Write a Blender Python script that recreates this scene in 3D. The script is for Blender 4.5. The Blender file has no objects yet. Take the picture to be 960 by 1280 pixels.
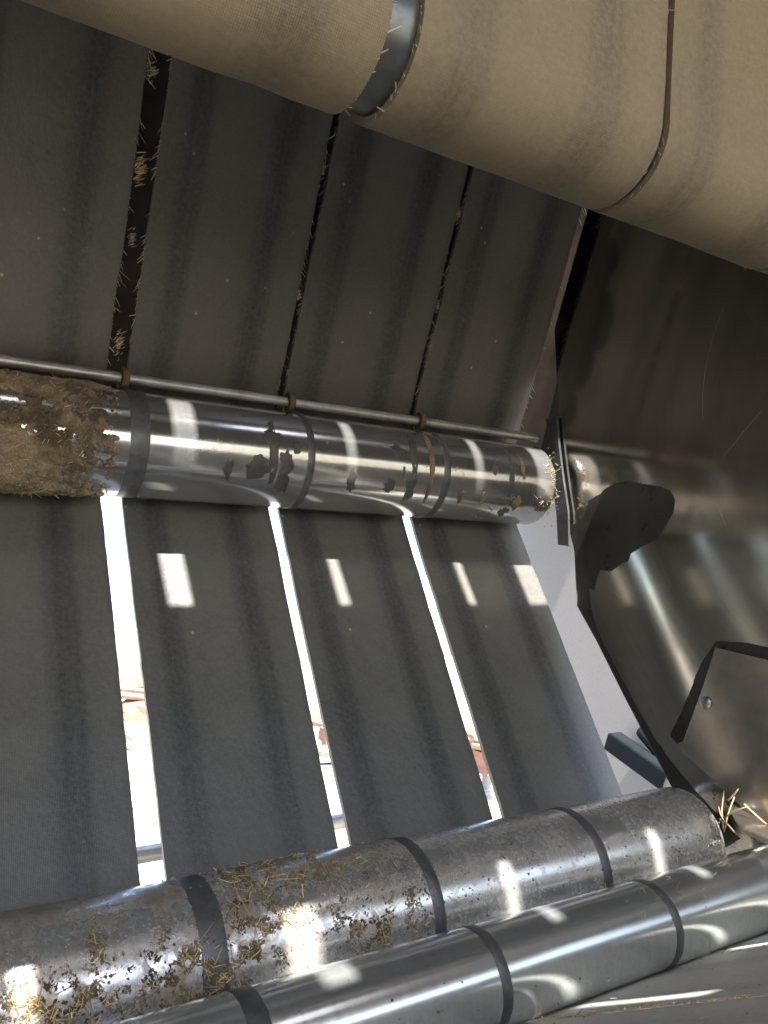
import bpy, bmesh, math, random
from mathutils import Vector, Matrix, noise as mnoise
from mathutils.geometry import tessellate_polygon

random.seed(7)
PI = math.pi
scene = bpy.context.scene
col = scene.collection

# ------------------------------------------------------------------ frame of the machine
# X runs along the rollers, Z' (second) away from the opening, Y' (third) roughly up; the machine is tipped by TILT about X.
TILT = math.radians(10.0)
ORIGIN = Vector((0.0, 0.0, 1.38))
E1 = Vector((0.84438904, 0.05962899, 0.53240166))
E2 = Vector((0.05043981, -0.99822061, 0.03180316))
E3 = Vector((-0.5333507, 0.0, 0.84589422))
ROT = Matrix.Rotation(TILT, 3, 'X')

def world(p):
    return ROT @ Vector(p) + ORIGIN

def sight(px, py):
    """direction in the machine frame of a point of the picture (960 x 1280)"""
    r = Vector((px - 480.0, py - 640.0, 1000.0))
    return Vector((r.dot(E1), r.dot(E3), r.dot(E2)))

def at_x(px, py, X):
    d = sight(px, py)
    return d * (X / d.x)

# ------------------------------------------------------------------ camera
cam = bpy.data.cameras.new('camera')
cam.sensor_fit = 'VERTICAL'
cam.sensor_height = 36.0
cam.lens = 36.0 * 1000.0 / 1280.0
cam.clip_start = 0.01
cam.clip_end = 2000.0
camo = bpy.data.objects.new('camera', cam)
col.objects.link(camo)
cx = ROT @ Vector((E1.x, E3.x, E2.x))
cy = ROT @ Vector((-E1.y, -E3.y, -E2.y))
cz = ROT @ Vector((-E1.z, -E3.z, -E2.z))
M = Matrix((cx, cy, cz)).transposed().to_4x4()
M.translation = ORIGIN
camo.matrix_world = M
scene.camera = camo

# ------------------------------------------------------------------ sun and sky
SUN_TRAVEL = (ROT @ Vector((0.055, 0.447, -0.894))).normalized()
to_sun = -SUN_TRAVEL
elev = math.asin(to_sun.z)
azim = math.atan2(to_sun.x, to_sun.y)
sun = bpy.data.lights.new('sun', 'SUN')
sun.energy = 5.0
sun.angle = math.radians(0.5)
sun.color = (1.0, 0.955, 0.89)
suno = bpy.data.objects.new('sun', sun)
col.objects.link(suno)
suno.rotation_euler = to_sun.to_track_quat('Z', 'Y').to_euler()
suno.location = (0, 0, 10)

w = bpy.data.worlds.new('World')
scene.world = w
w.use_nodes = True
nt = w.node_tree
bg = nt.nodes['Background']
sky = nt.nodes.new('ShaderNodeTexSky')
sky.sky_type = 'NISHITA'
sky.sun_disc = False
sky.sun_elevation = elev
sky.sun_rotation = azim
sky.dust_density = 2.0
nt.links.new(sky.outputs[0], bg.inputs[0])
bg.inputs[1].default_value = 0.15

scene.view_settings.view_transform = 'Standard'
scene.view_settings.look = 'None'
scene.view_settings.exposure = 2.4
scene.view_settings.gamma = 1.0
scene.view_settings.use_curve_mapping = False
scene.cycles.use_denoising = True
scene.cycles.max_bounces = 14
scene.cycles.diffuse_bounces = 7
scene.cycles.glossy_bounces = 7
scene.cycles.blur_glossy = 0.4
scene.cycles.sample_clamp_indirect = 12.0

# ------------------------------------------------------------------ material helpers
class Mat:
    def __init__(s, name, base=(0.5, 0.5, 0.5), rough=0.5, metal=0.0, spec=0.5):
        s.m = bpy.data.materials.new(name)
        s.m.use_nodes = True
        s.nt = s.m.node_tree
        s.b = s.nt.nodes['Principled BSDF']
        s.b.inputs['Base Color'].default_value = (*base, 1)
        s.b.inputs['Roughness'].default_value = rough
        s.b.inputs['Metallic'].default_value = metal
        s.b.inputs['Specular IOR Level'].default_value = spec

    def n(s, t, **kw):
        nd = s.nt.nodes.new(t)
        for k, v in kw.items():
            setattr(nd, k, v)
        return nd

    def link(s, a, b):
        s.nt.links.new(a, b)

    def coords(s, scale=(1, 1, 1), kind='Object', rot=(0, 0, 0)):
        tc = s.n('ShaderNodeTexCoord')
        mp = s.n('ShaderNodeMapping')
        mp.inputs['Scale'].default_value = scale
        mp.inputs['Rotation'].default_value = rot
        s.link(tc.outputs[kind], mp.inputs['Vector'])
        return mp.outputs[0]

    def noise(s, vec, scale, detail=5, rough=0.6, dist=0.0):
        t = s.n('ShaderNodeTexNoise')
        t.inputs['Scale'].default_value = scale
        t.inputs['Detail'].default_value = detail
        t.inputs['Roughness'].default_value = rough
        t.inputs['Distortion'].default_value = dist
        s.link(vec, t.inputs['Vector'])
        return t.outputs[0]

    def ramp(s, fac, stops, interp='LINEAR'):
        r = s.n('ShaderNodeValToRGB')
        r.color_ramp.interpolation = interp
        el = r.color_ramp.elements
        while len(el) < len(stops):
            el.new(0.5)
        for e, (p, c) in zip(el, stops):
            e.position = p
            e.color = (c, c, c, 1) if not hasattr(c, '__len__') else (*c, 1)
        s.link(fac, r.inputs[0])
        return r.outputs[0]

    def mix(s, fac, a, b, mode='MIX'):
        x = s.n('ShaderNodeMix', data_type='RGBA', blend_type=mode)
        for sock, v in ((x.inputs[0], fac), (x.inputs[6], a), (x.inputs[7], b)):
            if hasattr(v, 'is_output'):
                s.link(v, sock)
            elif hasattr(v, '__len__'):
                sock.default_value = (*v, 1)
            elif sock is x.inputs[0]:
                sock.default_value = v
            else:
                sock.default_value = (v, v, v, 1)
        return x.outputs[2]

    def math(s, op, a, b=0.0, c=None, clamp=False):
        x = s.n('ShaderNodeMath', operation=op, use_clamp=clamp)
        for i, v in enumerate((a, b) if c is None else (a, b, c)):
            if hasattr(v, 'is_output'):
                s.link(v, x.inputs[i])
            else:
                x.inputs[i].default_value = v
        return x.outputs[0]

    def base(s, v):
        s.link(v, s.b.inputs['Base Color'])

    def rough(s, v):
        s.link(v, s.b.inputs['Roughness'])

    def metal(s, v):
        s.link(v, s.b.inputs['Metallic'])

    def bump(s, h, strength=0.3, dist=0.002, prev=None):
        b = s.n('ShaderNodeBump')
        b.inputs['Strength'].default_value = strength
        b.inputs['Distance'].default_value = dist
        s.link(h, b.inputs['Height'])
        if prev is not None:
            s.link(prev, b.inputs['Normal'])
        s.link(b.outputs[0], s.b.inputs['Normal'])
        return b.outputs[0]


def belt_material(name, dusty, worn, dust2, rough_lo, rough_hi, weave):
    m = Mat(name, spec=0.5)
    tc = m.n('ShaderNodeTexCoord')
    sep = m.n('ShaderNodeSeparateXYZ')
    m.link(tc.outputs['UV'], sep.inputs[0])
    u, v = sep.outputs[0], sep.outputs[1]
    # tracks worn along the belt
    cmb = m.n('ShaderNodeCombineXYZ')
    m.link(m.math('MULTIPLY', v, 1.3), cmb.inputs[0])
    m.link(m.math('MULTIPLY', u, 2.0), cmb.inputs[1])
    wob = m.noise(cmb.outputs[0], 2.2, 3)
    oi = m.n('ShaderNodeObjectInfo')
    u2 = m.math('ADD', u, m.math('MULTIPLY', m.math('SUBTRACT', wob, 0.5), 0.035))
    u2 = m.math('ADD', u2, m.math('MULTIPLY', m.math('SUBTRACT', oi.outputs['Random'], 0.5), 0.05))
    tr = m.ramp(u2, [(0.0, 0.25), (0.09, 0.35), (0.16, 0.92), (0.235, 0.85), (0.30, 0.12), (0.47, 0.0), (0.60, 0.15),
                     (0.655, 0.62), (0.70, 0.95), (0.775, 0.9), (0.84, 0.2), (0.95, 0.05), (1.0, 0.4)], 'EASE')
    cm2 = m.n('ShaderNodeCombineXYZ')
    m.link(m.math('MULTIPLY', v, 0.55), cm2.inputs[0])
    m.link(m.math('MULTIPLY', u, 9.0), cm2.inputs[1])
    streak = m.noise(cm2.outputs[0], 3.0, 6, 0.65)
    tr = m.math('MULTIPLY', tr, m.ramp(streak, [(0.25, 0.55), (0.7, 1.0)]))
    ob = m.coords((1, 1, 1))
    cloud = m.noise(ob, 7.0, 6, 0.65)
    fine = m.noise(ob, 160.0, 4, 0.7)
    dcol = m.mix(m.ramp(cloud, [(0.3, 0.0), (0.72, 1.0)]), dusty, dust2)
    c = m.mix(tr, dcol, worn)
    c = m.mix(m.ramp(fine, [(0.35, 0.0), (0.75, 0.35)]), c, tuple(min(1, x * 1.5) for x in dust2))
    # nicks and pale crumbs
    vo = m.n('ShaderNodeTexVoronoi')
    vo.inputs['Scale'].default_value = 26.0
    m.link(ob, vo.inputs['Vector'])
    dots = m.ramp(vo.outputs['Distance'], [(0.04, 1.0), (0.085, 0.0)])
    dots = m.math('MULTIPLY', dots, m.ramp(m.noise(ob, 19.0, 2), [(0.52, 0.0), (0.6, 1.0)]))
    c = m.mix(m.math('MULTIPLY', dots, 0.65), c, (0.5, 0.42, 0.3))
    m.base(c)
    rr = m.mix(tr, rough_hi, rough_lo)
    m.link(m.math('ADD', rr, m.math('MULTIPLY', m.math('SUBTRACT', cloud, 0.5), 0.25)), m.b.inputs['Roughness'])
    # woven cloth
    wv = m.n('ShaderNodeTexWave', wave_type='BANDS', bands_direction='X')
    wv.inputs['Scale'].default_value = 1.0
    cw = m.n('ShaderNodeCombineXYZ')
    m.link(m.math('MULTIPLY', u, 44.0), cw.inputs[0])
    m.link(m.math('MULTIPLY', v, 150.0), cw.inputs[1])
    m.link(cw.outputs[0], wv.inputs['Vector'])
    wv2 = m.n('ShaderNodeTexWave', wave_type='BANDS', bands_direction='Y')
    wv2.inputs['Scale'].default_value = 1.0
    m.link(cw.outputs[0], wv2.inputs['Vector'])
    hgt = m.math('ADD', m.math('MULTIPLY', wv.outputs[1], wv2.outputs[1]), m.math('MULTIPLY', fine, 1.2))
    nb = m.bump(hgt, weave, 0.0008)
    m.bump(cloud, 0.35, 0.01, nb)
    return m.m


def roller_material(name, base, grime, rough, speck=0.5, rust=0.3, seed=0.0, dust=(0.16, 0.14, 0.11), smear=0.0):
    m = Mat(name, base, rough, 1.0)
    ob = m.coords((1, 1, 1))
    off = m.n('ShaderNodeVectorMath', operation='ADD')
    off.inputs[1].default_value = (seed * 3.1, seed * 1.7, seed)
    m.link(ob, off.inputs[0])
    ob = off.outputs[0]
    ringed = m.n('ShaderNodeVectorMath', operation='MULTIPLY')
    ringed.inputs[1].default_value = (60.0, 2.0, 2.0)
    m.link(ob, ringed.inputs[0])
    scr = m.noise(ringed.outputs[0], 4.0, 5, 0.7)
    cloud = m.noise(ob, 9.0, 7, 0.68)
    spk = m.noise(ob, 130.0, 5, 0.7)
    big = m.noise(ob, 3.5, 3, 0.5)
    mask = m.math('MULTIPLY', m.ramp(spk, [(0.52, 0.0), (0.62, 1.0)]), m.ramp(cloud, [(0.42, 0.0), (0.66, 1.0)]))
    mask = m.math('MULTIPLY', mask, speck)
    film = m.math('MULTIPLY', m.ramp(cloud, [(0.38, 0.0), (0.75, 1.0)]), grime)
    rmask = m.math('MULTIPLY', m.ramp(m.noise(ob, 34.0, 6, 0.7), [(0.58, 0.0), (0.68, 1.0)]), rust)
    rmask = m.math('MULTIPLY', rmask, m.ramp(big, [(0.45, 0.0), (0.6, 1.0)]))
    c = m.mix(m.ramp(scr, [(0.3, 0.0), (0.7, 1.0)]), tuple(x * 0.86 for x in base), base)
    c = m.mix(film, c, dust)
    if smear:
        # a brown film of crop juice on the left part
        sx = m.n('ShaderNodeSeparateXYZ'); m.link(ob, sx.inputs[0])
        g_ = m.n('ShaderNodeMapRange', interpolation_type='SMOOTHSTEP')
        g_.inputs[1].default_value = 0.30 + seed * 3.1; g_.inputs[2].default_value = 0.02 + seed * 3.1
        m.link(sx.outputs[0], g_.inputs[0])
        sm = m.math('MULTIPLY', m.ramp(m.noise(ob, 17.0, 8, 0.72), [(0.46, 0.0), (0.60, 1.0)]), m.math('MULTIPLY', g_.outputs[0], smear))
        c = m.mix(sm, c, m.mix(m.ramp(spk, [(0.4, 0.0), (0.6, 1.0)]), (0.13, 0.09, 0.05), (0.34, 0.26, 0.15)))
        film = m.math('MAXIMUM', film, sm)
    c = m.mix(mask, c, (0.035, 0.03, 0.027))
    c = m.mix(rmask, c, (0.2, 0.11, 0.05))
    m.base(c)
    non = m.math('ADD', m.math('MULTIPLY', film, 0.75), m.math('ADD', mask, rmask), clamp=True)
    m.metal(m.math('MULTIPLY', m.math('SUBTRACT', 1.0, non, clamp=True), 0.84))
    r = m.math('ADD', rough - 0.07, m.math('MULTIPLY', scr, 0.12))
    r = m.math('ADD', r, m.math('MULTIPLY', non, 0.3))
    m.rough(r)
    nb = m.bump(scr, 0.06, 0.0006)
    nb = m.bump(spk, 0.05, 0.0005, nb)
    m.bump(m.noise(ob, 14.0, 2, 0.5), 0.05, 0.004, nb)
    return m.m


def plain(name, base, rough=0.5, metal=0.0, var=0.25, scale=14.0, bump=0.15, fine=90.0):
    m = Mat(name, base, rough, metal)
    ob = m.coords()
    n1 = m.noise(ob, scale, 6, 0.65)
    n2 = m.noise(ob, fine, 4, 0.7)
    c = m.mix(m.ramp(n1, [(0.3, 0.0), (0.7, 1.0)]), tuple(x * (1 - var) for x in base), tuple(min(1, x * (1 + var)) for x in base))
    c = m.mix(m.ramp(n2, [(0.5, 0.0), (0.8, 0.4)]), c, tuple(x * 0.5 for x in base))
    m.base(c)
    m.link(m.math('ADD', rough - 0.1, m.math('MULTIPLY', n1, 0.2)), m.b.inputs['Roughness'])
    m.bump(n2, bump, 0.001)
    return m.m


def wall_material():
    m = Mat('burnished_steel', (0.5, 0.46, 0.41), 0.2, 1.0)
    tc = m.n('ShaderNodeTexCoord')
    sep = m.n('ShaderNodeSeparateXYZ')
    m.link(tc.outputs['Object'], sep.inputs[0])
    # polar coordinates about the middle of the chamber, where the bale turns
    dz = m.math('SUBTRACT', sep.outputs[1], 0.25)
    dy = m.math('SUBTRACT', sep.outputs[2], 1.10)
    r = m.math('SQRT', m.math('ADD', m.math('MULTIPLY', dz, dz), m.math('MULTIPLY', dy, dy)))
    a = m.math('ARCTAN2', dy, dz)
    cb = m.n('ShaderNodeCombineXYZ')
    m.link(m.math('MULTIPLY', r, 40.0), cb.inputs[0])
    m.link(m.math('MULTIPLY', a, 1.1), cb.inputs[1])
    st = m.noise(cb.outputs[0], 3.0, 7, 0.7)
    cb2 = m.n('ShaderNodeCombineXYZ')
    m.link(m.math('MULTIPLY', r, 130.0), cb2.inputs[0])
    m.link(m.math('MULTIPLY', a, 1.6), cb2.inputs[1])
    sc = m.noise(cb2.outputs[0], 2.0, 3, 0.5)
    ob = m.coords()
    cloud = m.noise(ob, 4.5, 7, 0.62)
    c = m.mix(m.ramp(cloud, [(0.35, 0.0), (0.68, 1.0)]), (0.53, 0.50, 0.45), (0.72, 0.695, 0.64))
    c = m.mix(m.ramp(st, [(0.35, 0.35), (0.65, 0.0)]), c, (0.46, 0.42, 0.36))
    wob = m.n('ShaderNodeTexNoise'); wob.inputs['Scale'].default_value = 14.0; wob.inputs['Detail'].default_value = 4.0
    m.link(ob, wob.inputs['Vector'])
    wv_ = m.n('ShaderNodeVectorMath', operation='MULTIPLY_ADD')
    wv_.inputs[1].default_value = (0.03, 0.03, 0.03); m.link(wob.outputs['Color'], wv_.inputs[0]); m.link(ob, wv_.inputs[2])
    smear = None
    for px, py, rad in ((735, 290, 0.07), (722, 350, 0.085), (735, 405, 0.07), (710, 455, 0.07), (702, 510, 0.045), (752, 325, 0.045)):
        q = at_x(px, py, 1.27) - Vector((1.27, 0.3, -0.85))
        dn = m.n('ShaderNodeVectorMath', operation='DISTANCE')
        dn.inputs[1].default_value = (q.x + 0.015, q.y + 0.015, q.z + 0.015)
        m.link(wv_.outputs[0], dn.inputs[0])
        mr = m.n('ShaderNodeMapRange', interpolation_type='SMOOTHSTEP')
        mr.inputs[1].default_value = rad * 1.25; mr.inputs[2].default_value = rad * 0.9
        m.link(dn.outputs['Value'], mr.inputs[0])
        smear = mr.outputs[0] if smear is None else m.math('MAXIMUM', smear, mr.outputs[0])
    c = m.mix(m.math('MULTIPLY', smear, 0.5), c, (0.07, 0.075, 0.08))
    scr = m.ramp(sc, [(0.735, 0.0), (0.76, 1.0)])
    c = m.mix(m.math('MULTIPLY', scr, 0.6), c, (0.75, 0.72, 0.66))
    for (a_, b_, c_), wd_, amt in ((((925, 345), (884, 450), (880, 540)), 0.0007, 0.55), (((960, 505), (925, 545), (893, 588)), 0.0005, 0.5), (((905, 360), (868, 470), (862, 560)), 0.0004, 0.3),
                                   (((790, 790), (812, 870), (850, 960)), 0.0012, 0.2), (((828, 300), (815, 380), (820, 460)), 0.0004, 0.25), (((940, 380), (915, 470), (925, 530)), 0.0004, 0.3)):
        P = [at_x(px, py, 1.27) - Vector((1.27, 0.3, -0.85)) for px, py in (a_, b_, c_)]
        (ax, ay), (bx, by), (gx, gy) = [(q.y, q.z) for q in P]
        D = 2 * (ax * (by - gy) + bx * (gy - ay) + gx * (ay - by))
        ux = ((ax * ax + ay * ay) * (by - gy) + (bx * bx + by * by) * (gy - ay) + (gx * gx + gy * gy) * (ay - by)) / D
        uy = ((ax * ax + ay * ay) * (gx - bx) + (bx * bx + by * by) * (ax - gx) + (gx * gx + gy * gy) * (bx - ax)) / D
        r0 = math.hypot(ax - ux, ay - uy)
        d1 = m.n('ShaderNodeVectorMath', operation='DISTANCE'); d1.inputs[1].default_value = (0, ux, uy); m.link(ob, d1.inputs[0])
        d2 = m.n('ShaderNodeVectorMath', operation='DISTANCE'); d2.inputs[1].default_value = (0, bx, by); m.link(ob, d2.inputs[0])
        off = m.math('ABSOLUTE', m.math('SUBTRACT', d1.outputs['Value'], r0))
        g1_ = m.n('ShaderNodeMapRange', interpolation_type='SMOOTHSTEP'); g1_.inputs[1].default_value = wd_; g1_.inputs[2].default_value = wd_ * 0.4; m.link(off, g1_.inputs[0])
        L_ = max(math.hypot(ax - bx, ay - by), math.hypot(gx - bx, gy - by))
        g2_ = m.n('ShaderNodeMapRange', interpolation_type='SMOOTHSTEP'); g2_.inputs[1].default_value = L_; g2_.inputs[2].default_value = L_ * 0.55; m.link(d2.outputs['Value'], g2_.inputs[0])
        one = m.math('MULTIPLY', m.math('MULTIPLY', g1_.outputs[0], g2_.outputs[0]), amt)
        scr = m.math('MAXIMUM', scr, one)
        c = m.mix(one, c, (0.75, 0.7, 0.62))
    dull = m.math('SUBTRACT', 1.0, m.math('MULTIPLY', scr, 0.75))
    m.metal(dull)
    m.base(c)
    rg = m.math('ADD', 0.05, m.math('MULTIPLY', st, 0.09))
    rg = m.math('ADD', rg, m.math('MULTIPLY', m.ramp(cloud, [(0.4, 1.0), (0.62, 0.0)]), 0.05))
    rg = m.math('ADD', rg, m.math('MULTIPLY', scr, 0.15))
    m.rough(rg)
    nb = m.bump(st, 0.03, 0.0004)
    m.bump(m.noise(ob, 3.2, 1, 0.4), 0.10, 0.012, nb)
    return m.m


def mud_material(name, a, b, c3):
    m = Mat(name, a, 0.9)
    ob = m.coords()
    n1 = m.noise(ob, 55.0, 6, 0.7)
    n2 = m.noise(ob, 260.0, 4, 0.7)
    n3 = m.noise(ob, 14.0, 4, 0.6)
    c = m.mix(m.ramp(n1, [(0.32, 0.0), (0.68, 1.0)]), a, b)
    c = m.mix(m.ramp(n2, [(0.5, 0.0), (0.72, 0.8)]), c, c3)
    c = m.mix(m.ramp(n3, [(0.38, 0.85), (0.56, 0.0)]), c, tuple(x * 0.35 for x in a))
    m.base(c)
    m.bump(m.math('ADD', n1, n2), 0.8, 0.003)
    return m.m


def straw_material(name, a, b):
    m = Mat(name, a, 0.6)
    g = m.n('ShaderNodeNewGeometry')
    m.base(m.ramp(g.outputs['Random Per Island'], [(0.0, a), (0.6, b), (1.0, tuple(min(1, x * 1.35) for x in b))]))
    return m.m


MAT = {
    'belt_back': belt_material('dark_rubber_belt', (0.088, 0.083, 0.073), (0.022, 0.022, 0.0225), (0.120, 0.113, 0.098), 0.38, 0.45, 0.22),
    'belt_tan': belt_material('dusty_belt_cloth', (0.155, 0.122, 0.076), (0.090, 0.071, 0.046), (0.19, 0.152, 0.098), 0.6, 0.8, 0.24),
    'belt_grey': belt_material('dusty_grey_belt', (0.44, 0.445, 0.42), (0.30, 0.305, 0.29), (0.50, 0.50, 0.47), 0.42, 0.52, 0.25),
    'roller_mid': roller_material('polished_roller_steel', (0.46, 0.465, 0.46), 0.07, 0.16, 0.12, 0.06, 1.0),
    'roller_low': roller_material('scuffed_roller_steel', (0.74, 0.74, 0.72), 0.55, 0.2, 0.8, 0.4, 2.3, (0.33, 0.295, 0.24), 0.85),
    'roller_front': roller_material('clean_roller_steel', (0.70, 0.74, 0.74), 0.04, 0.18, 0.10, 0.03, 4.1),
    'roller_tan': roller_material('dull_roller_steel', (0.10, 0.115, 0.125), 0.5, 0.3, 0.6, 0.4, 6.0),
    'ring': plain('dull_wear_ring', (0.10, 0.102, 0.104), 0.42, 0.3, 0.3, 60.0, 0.2, 300.0),
    'rod': plain('bare_rod_steel', (0.42, 0.40, 0.37), 0.38, 0.8, 0.25, 30.0),
    'rusty': plain('rusty_steel', (0.12, 0.075, 0.045), 0.7, 0.2, 0.4, 40.0, 0.4),
    'bracket': plain('oily_black_steel_and_shade', (0.075, 0.077, 0.08), 0.42, 0.3, 0.4, 25.0),  # also gives the dark of the shaded upper side panel
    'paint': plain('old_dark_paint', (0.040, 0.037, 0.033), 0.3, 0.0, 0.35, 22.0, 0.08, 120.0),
    'flake': plain('dark_paint_flake', (0.065, 0.063, 0.058), 0.5, 0.0, 0.4, 60.0, 0.2, 300.0),
    'wall': wall_material(),
    'plate': plain('dull_wear_plate', (0.44, 0.405, 0.35), 0.25, 0.95, 0.18, 9.0, 0.05, 60.0),
    'edge': plain('bright_cut_edge', (0.75, 0.72, 0.66), 0.3, 1.0, 0.1),
    'pale': plain('pale_grey_paint', (0.235, 0.222, 0.22), 0.6, 0.0, 0.05, 8.0, 0.04, 160.0),
    'shade_brown': plain('dark_brown_shade_sheet', (0.058, 0.044, 0.034), 0.75, 0.0, 0.5, 8.0, 0.4),  # dark brown for the shade behind the belts and for added blockers
    'dark': plain('dark_blue_grey_paint', (0.007, 0.012, 0.015), 0.75, 0.0, 0.3, 20.0),
    'floor': plain('worn_floor_plate', (0.45, 0.45, 0.43), 0.42, 0.45, 0.22, 7.0, 0.15, 120.0),
    'mud': mud_material('dried_mud_and_hay', (0.15, 0.108, 0.066), (0.28, 0.21, 0.13), (0.42, 0.34, 0.22)),
    'crumb': mud_material('dry_mud_crumb', (0.20, 0.15, 0.095), (0.34, 0.26, 0.165), (0.46, 0.38, 0.26)),
    'gold': mud_material('stuck_hay_dirt', (0.16, 0.115, 0.06), (0.30, 0.22, 0.11), (0.42, 0.33, 0.18)),
    'straw': straw_material('dry_straw', (0.30, 0.21, 0.09), (0.56, 0.44, 0.23)),
    'fibre': straw_material('frayed_belt_thread', (0.20, 0.17, 0.13), (0.42, 0.37, 0.29)),
    'ground': plain('sunlit_stubble', (0.38, 0.345, 0.28), 0.95, 0.0, 0.25, 1.2, 0.5, 20.0),
    'brick': plain('old_red_brick', (0.30, 0.15, 0.10), 0.9, 0.0, 0.3, 9.0, 0.5, 60.0),
    'board': plain('weathered_board', (0.25, 0.17, 0.12), 0.85, 0.0, 0.3, 6.0, 0.4, 50.0),
    'slab': plain('grey_concrete', (0.27, 0.26, 0.23), 0.9, 0.0, 0.2, 5.0, 0.3),
}

MAT['dark'].node_tree.nodes['Principled BSDF'].inputs['Specular IOR Level'].default_value = 0.15

# ------------------------------------------------------------------ object helpers
def place(o, origin=(0, 0, 0)):
    o.location = world(origin)
    o.rotation_euler = (TILT, 0, 0)

def tag(o, label=None, cat=None, group=None, kind=None):
    if label: o['label'] = label
    if cat: o['category'] = cat
    if group: o['group'] = group
    if kind: o['kind'] = kind
    return o

def thing(name, origin, label, cat, group=None):
    o = bpy.data.objects.new(name, None)
    o.empty_display_size = 0.05
    col.objects.link(o)
    place(o, origin)
    o['org'] = list(origin)
    return tag(o, label, cat, group)

def obj(name, bm, mat, parent=None, origin=None, smooth=False, kind=None):
    """bm is given in machine-frame coordinates; stored relative to its thing's base"""
    org = Vector(parent['org']) if parent is not None else Vector(origin or (0, 0, 0))
    bmesh.ops.translate(bm, verts=bm.verts, vec=-org)
    me = bpy.data.meshes.new(name)
    bm.to_mesh(me)
    bm.free()
    me.materials.append(mat)
    if smooth:
        for p in me.polygons: p.use_smooth = True
    o = bpy.data.objects.new(name, me)
    col.objects.link(o)
    if parent is not None:
        r = parent
        while r.parent is not None: r = r.parent
        o.parent = parent
        o['org'] = list(org)
    else:
        place(o, org)
        o['org'] = list(org)
    if kind: o['kind'] = kind
    return o

def smooth_by_angle(o, deg=35):
    me = o.data
    bm = bmesh.new(); bm.from_mesh(me)
    for f in bm.faces: f.smooth = True
    lim = math.radians(deg)
    for e in bm.edges:
        if len(e.link_faces) == 2 and e.calc_face_angle(0) > lim: e.smooth = False
    bm.to_mesh(me); bm.free()

def lathe(profile, cz, cyy, seg=96):
    """profile: (X, radius) pairs, turned about the X axis through (cz, cyy)"""
    bm = bmesh.new()
    rows = []
    for X, r in profile:
        if r < 1e-5:
            rows.append([bm.verts.new((X, cz, cyy))])
        else:
            rows.append([bm.verts.new((X, cz + r * math.cos(2 * PI * k / seg), cyy + r * math.sin(2 * PI * k / seg))) for k in range(seg)])
    for a, b in zip(rows, rows[1:]):
        for k in range(seg):
            k2 = (k + 1) % seg
            if len(a) == 1: bm.faces.new((a[0], b[k2], b[k]))
            elif len(b) == 1: bm.faces.new((a[k], a[k2], b[0]))
            else: bm.faces.new((a[k], a[k2], b[k2], b[k]))
    bmesh.ops.recalc_face_normals(bm, faces=bm.faces)
    return bm

def slab_poly(pts, X0, X1, bevel=0.0):
    """polygon of (z, y) points given thickness along X"""
    bm = bmesh.new()
    a = [bm.verts.new((X0, z, y)) for z, y in pts]
    b = [bm.verts.new((X1, z, y)) for z, y in pts]
    bm.faces.new(a); bm.faces.new(b[::-1])
    n = len(pts)
    for i in range(n):
        bm.faces.new((a[i], b[i], b[(i + 1) % n], a[(i + 1) % n]))
    bmesh.ops.recalc_face_normals(bm, faces=bm.faces)
    if bevel:
        bmesh.ops.bevel(bm, geom=list(bm.edges), offset=bevel, segments=2, affect='EDGES', profile=0.5)
    return bm

def box(c, s, rot=None, bevel=0.0, bm=None):
    own = bm is None
    if own: bm = bmesh.new()
    r = bmesh.ops.create_cube(bm, size=1.0)
    mt = Matrix.Translation(c) @ ((rot or Matrix.Identity(3)).to_4x4()) @ Matrix.Diagonal((*s, 1))
    bmesh.ops.transform(bm, matrix=mt, verts=r['verts'])
    if bevel:
        es = list({e for v in r['verts'] for e in v.link_edges})
        bmesh.ops.bevel(bm, geom=es, offset=bevel, segments=2, affect='EDGES', profile=0.5)
    return bm

def tube(bm, pts, r, seg=8):
    """round bar through points, capped"""
    rings = []
    n = len(pts)
    for i, p in enumerate(pts):
        p = Vector(p)
        t = (Vector(pts[min(i + 1, n - 1)]) - Vector(pts[max(i - 1, 0)])).normalized()
        u = t.cross(Vector((0, 0, 1)))
        if u.length < 0.1: u = t.cross(Vector((0, 1, 0)))
        u.normalize(); v = t.cross(u)
        rr = r[i] if hasattr(r, '__len__') else r
        rings.append([bm.verts.new(p + (u * math.cos(2 * PI * k / seg) + v * math.sin(2 * PI * k / seg)) * rr) for k in range(seg)])
    for a, b in zip(rings, rings[1:]):
        for k in range(seg):
            bm.faces.new((a[k], a[(k + 1) % seg], b[(k + 1) % seg], b[k]))
    bm.faces.new(rings[0][::-1]); bm.faces.new(rings[-1])

def sliver(bm, p, d, L, wd, bend=None):
    """one stalk or thread: a bent three-sided prism"""
    d = d.normalized()
    u = d.cross(Vector((random.uniform(-1, 1), random.uniform(-1, 1), random.uniform(-1, 1))))
    if u.length < 1e-3: u = d.cross(Vector((0.3, 0.2, 1)))
    u.normalize(); v = d.cross(u)
    bend = bend if bend is not None else u * random.uniform(-0.2, 0.2) * L
    rows = []
    for t in (0.0, 0.5, 1.0):
        c = p + d * (L * t) + bend * (t * t)
        s = wd * (1.0 if t < 0.9 else 0.55)
        rows.append([bm.verts.new(c + (u * math.cos(k * 2.0944) + v * math.sin(k * 2.0944)) * s) for k in range(3)])
    for a, b in zip(rows, rows[1:]):
        for k in range(3):
            bm.faces.new((a[k], a[(k + 1) % 3], b[(k + 1) % 3], b[k]))
    bm.faces.new(rows[0][::-1]); bm.faces.new(rows[-1])

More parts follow.
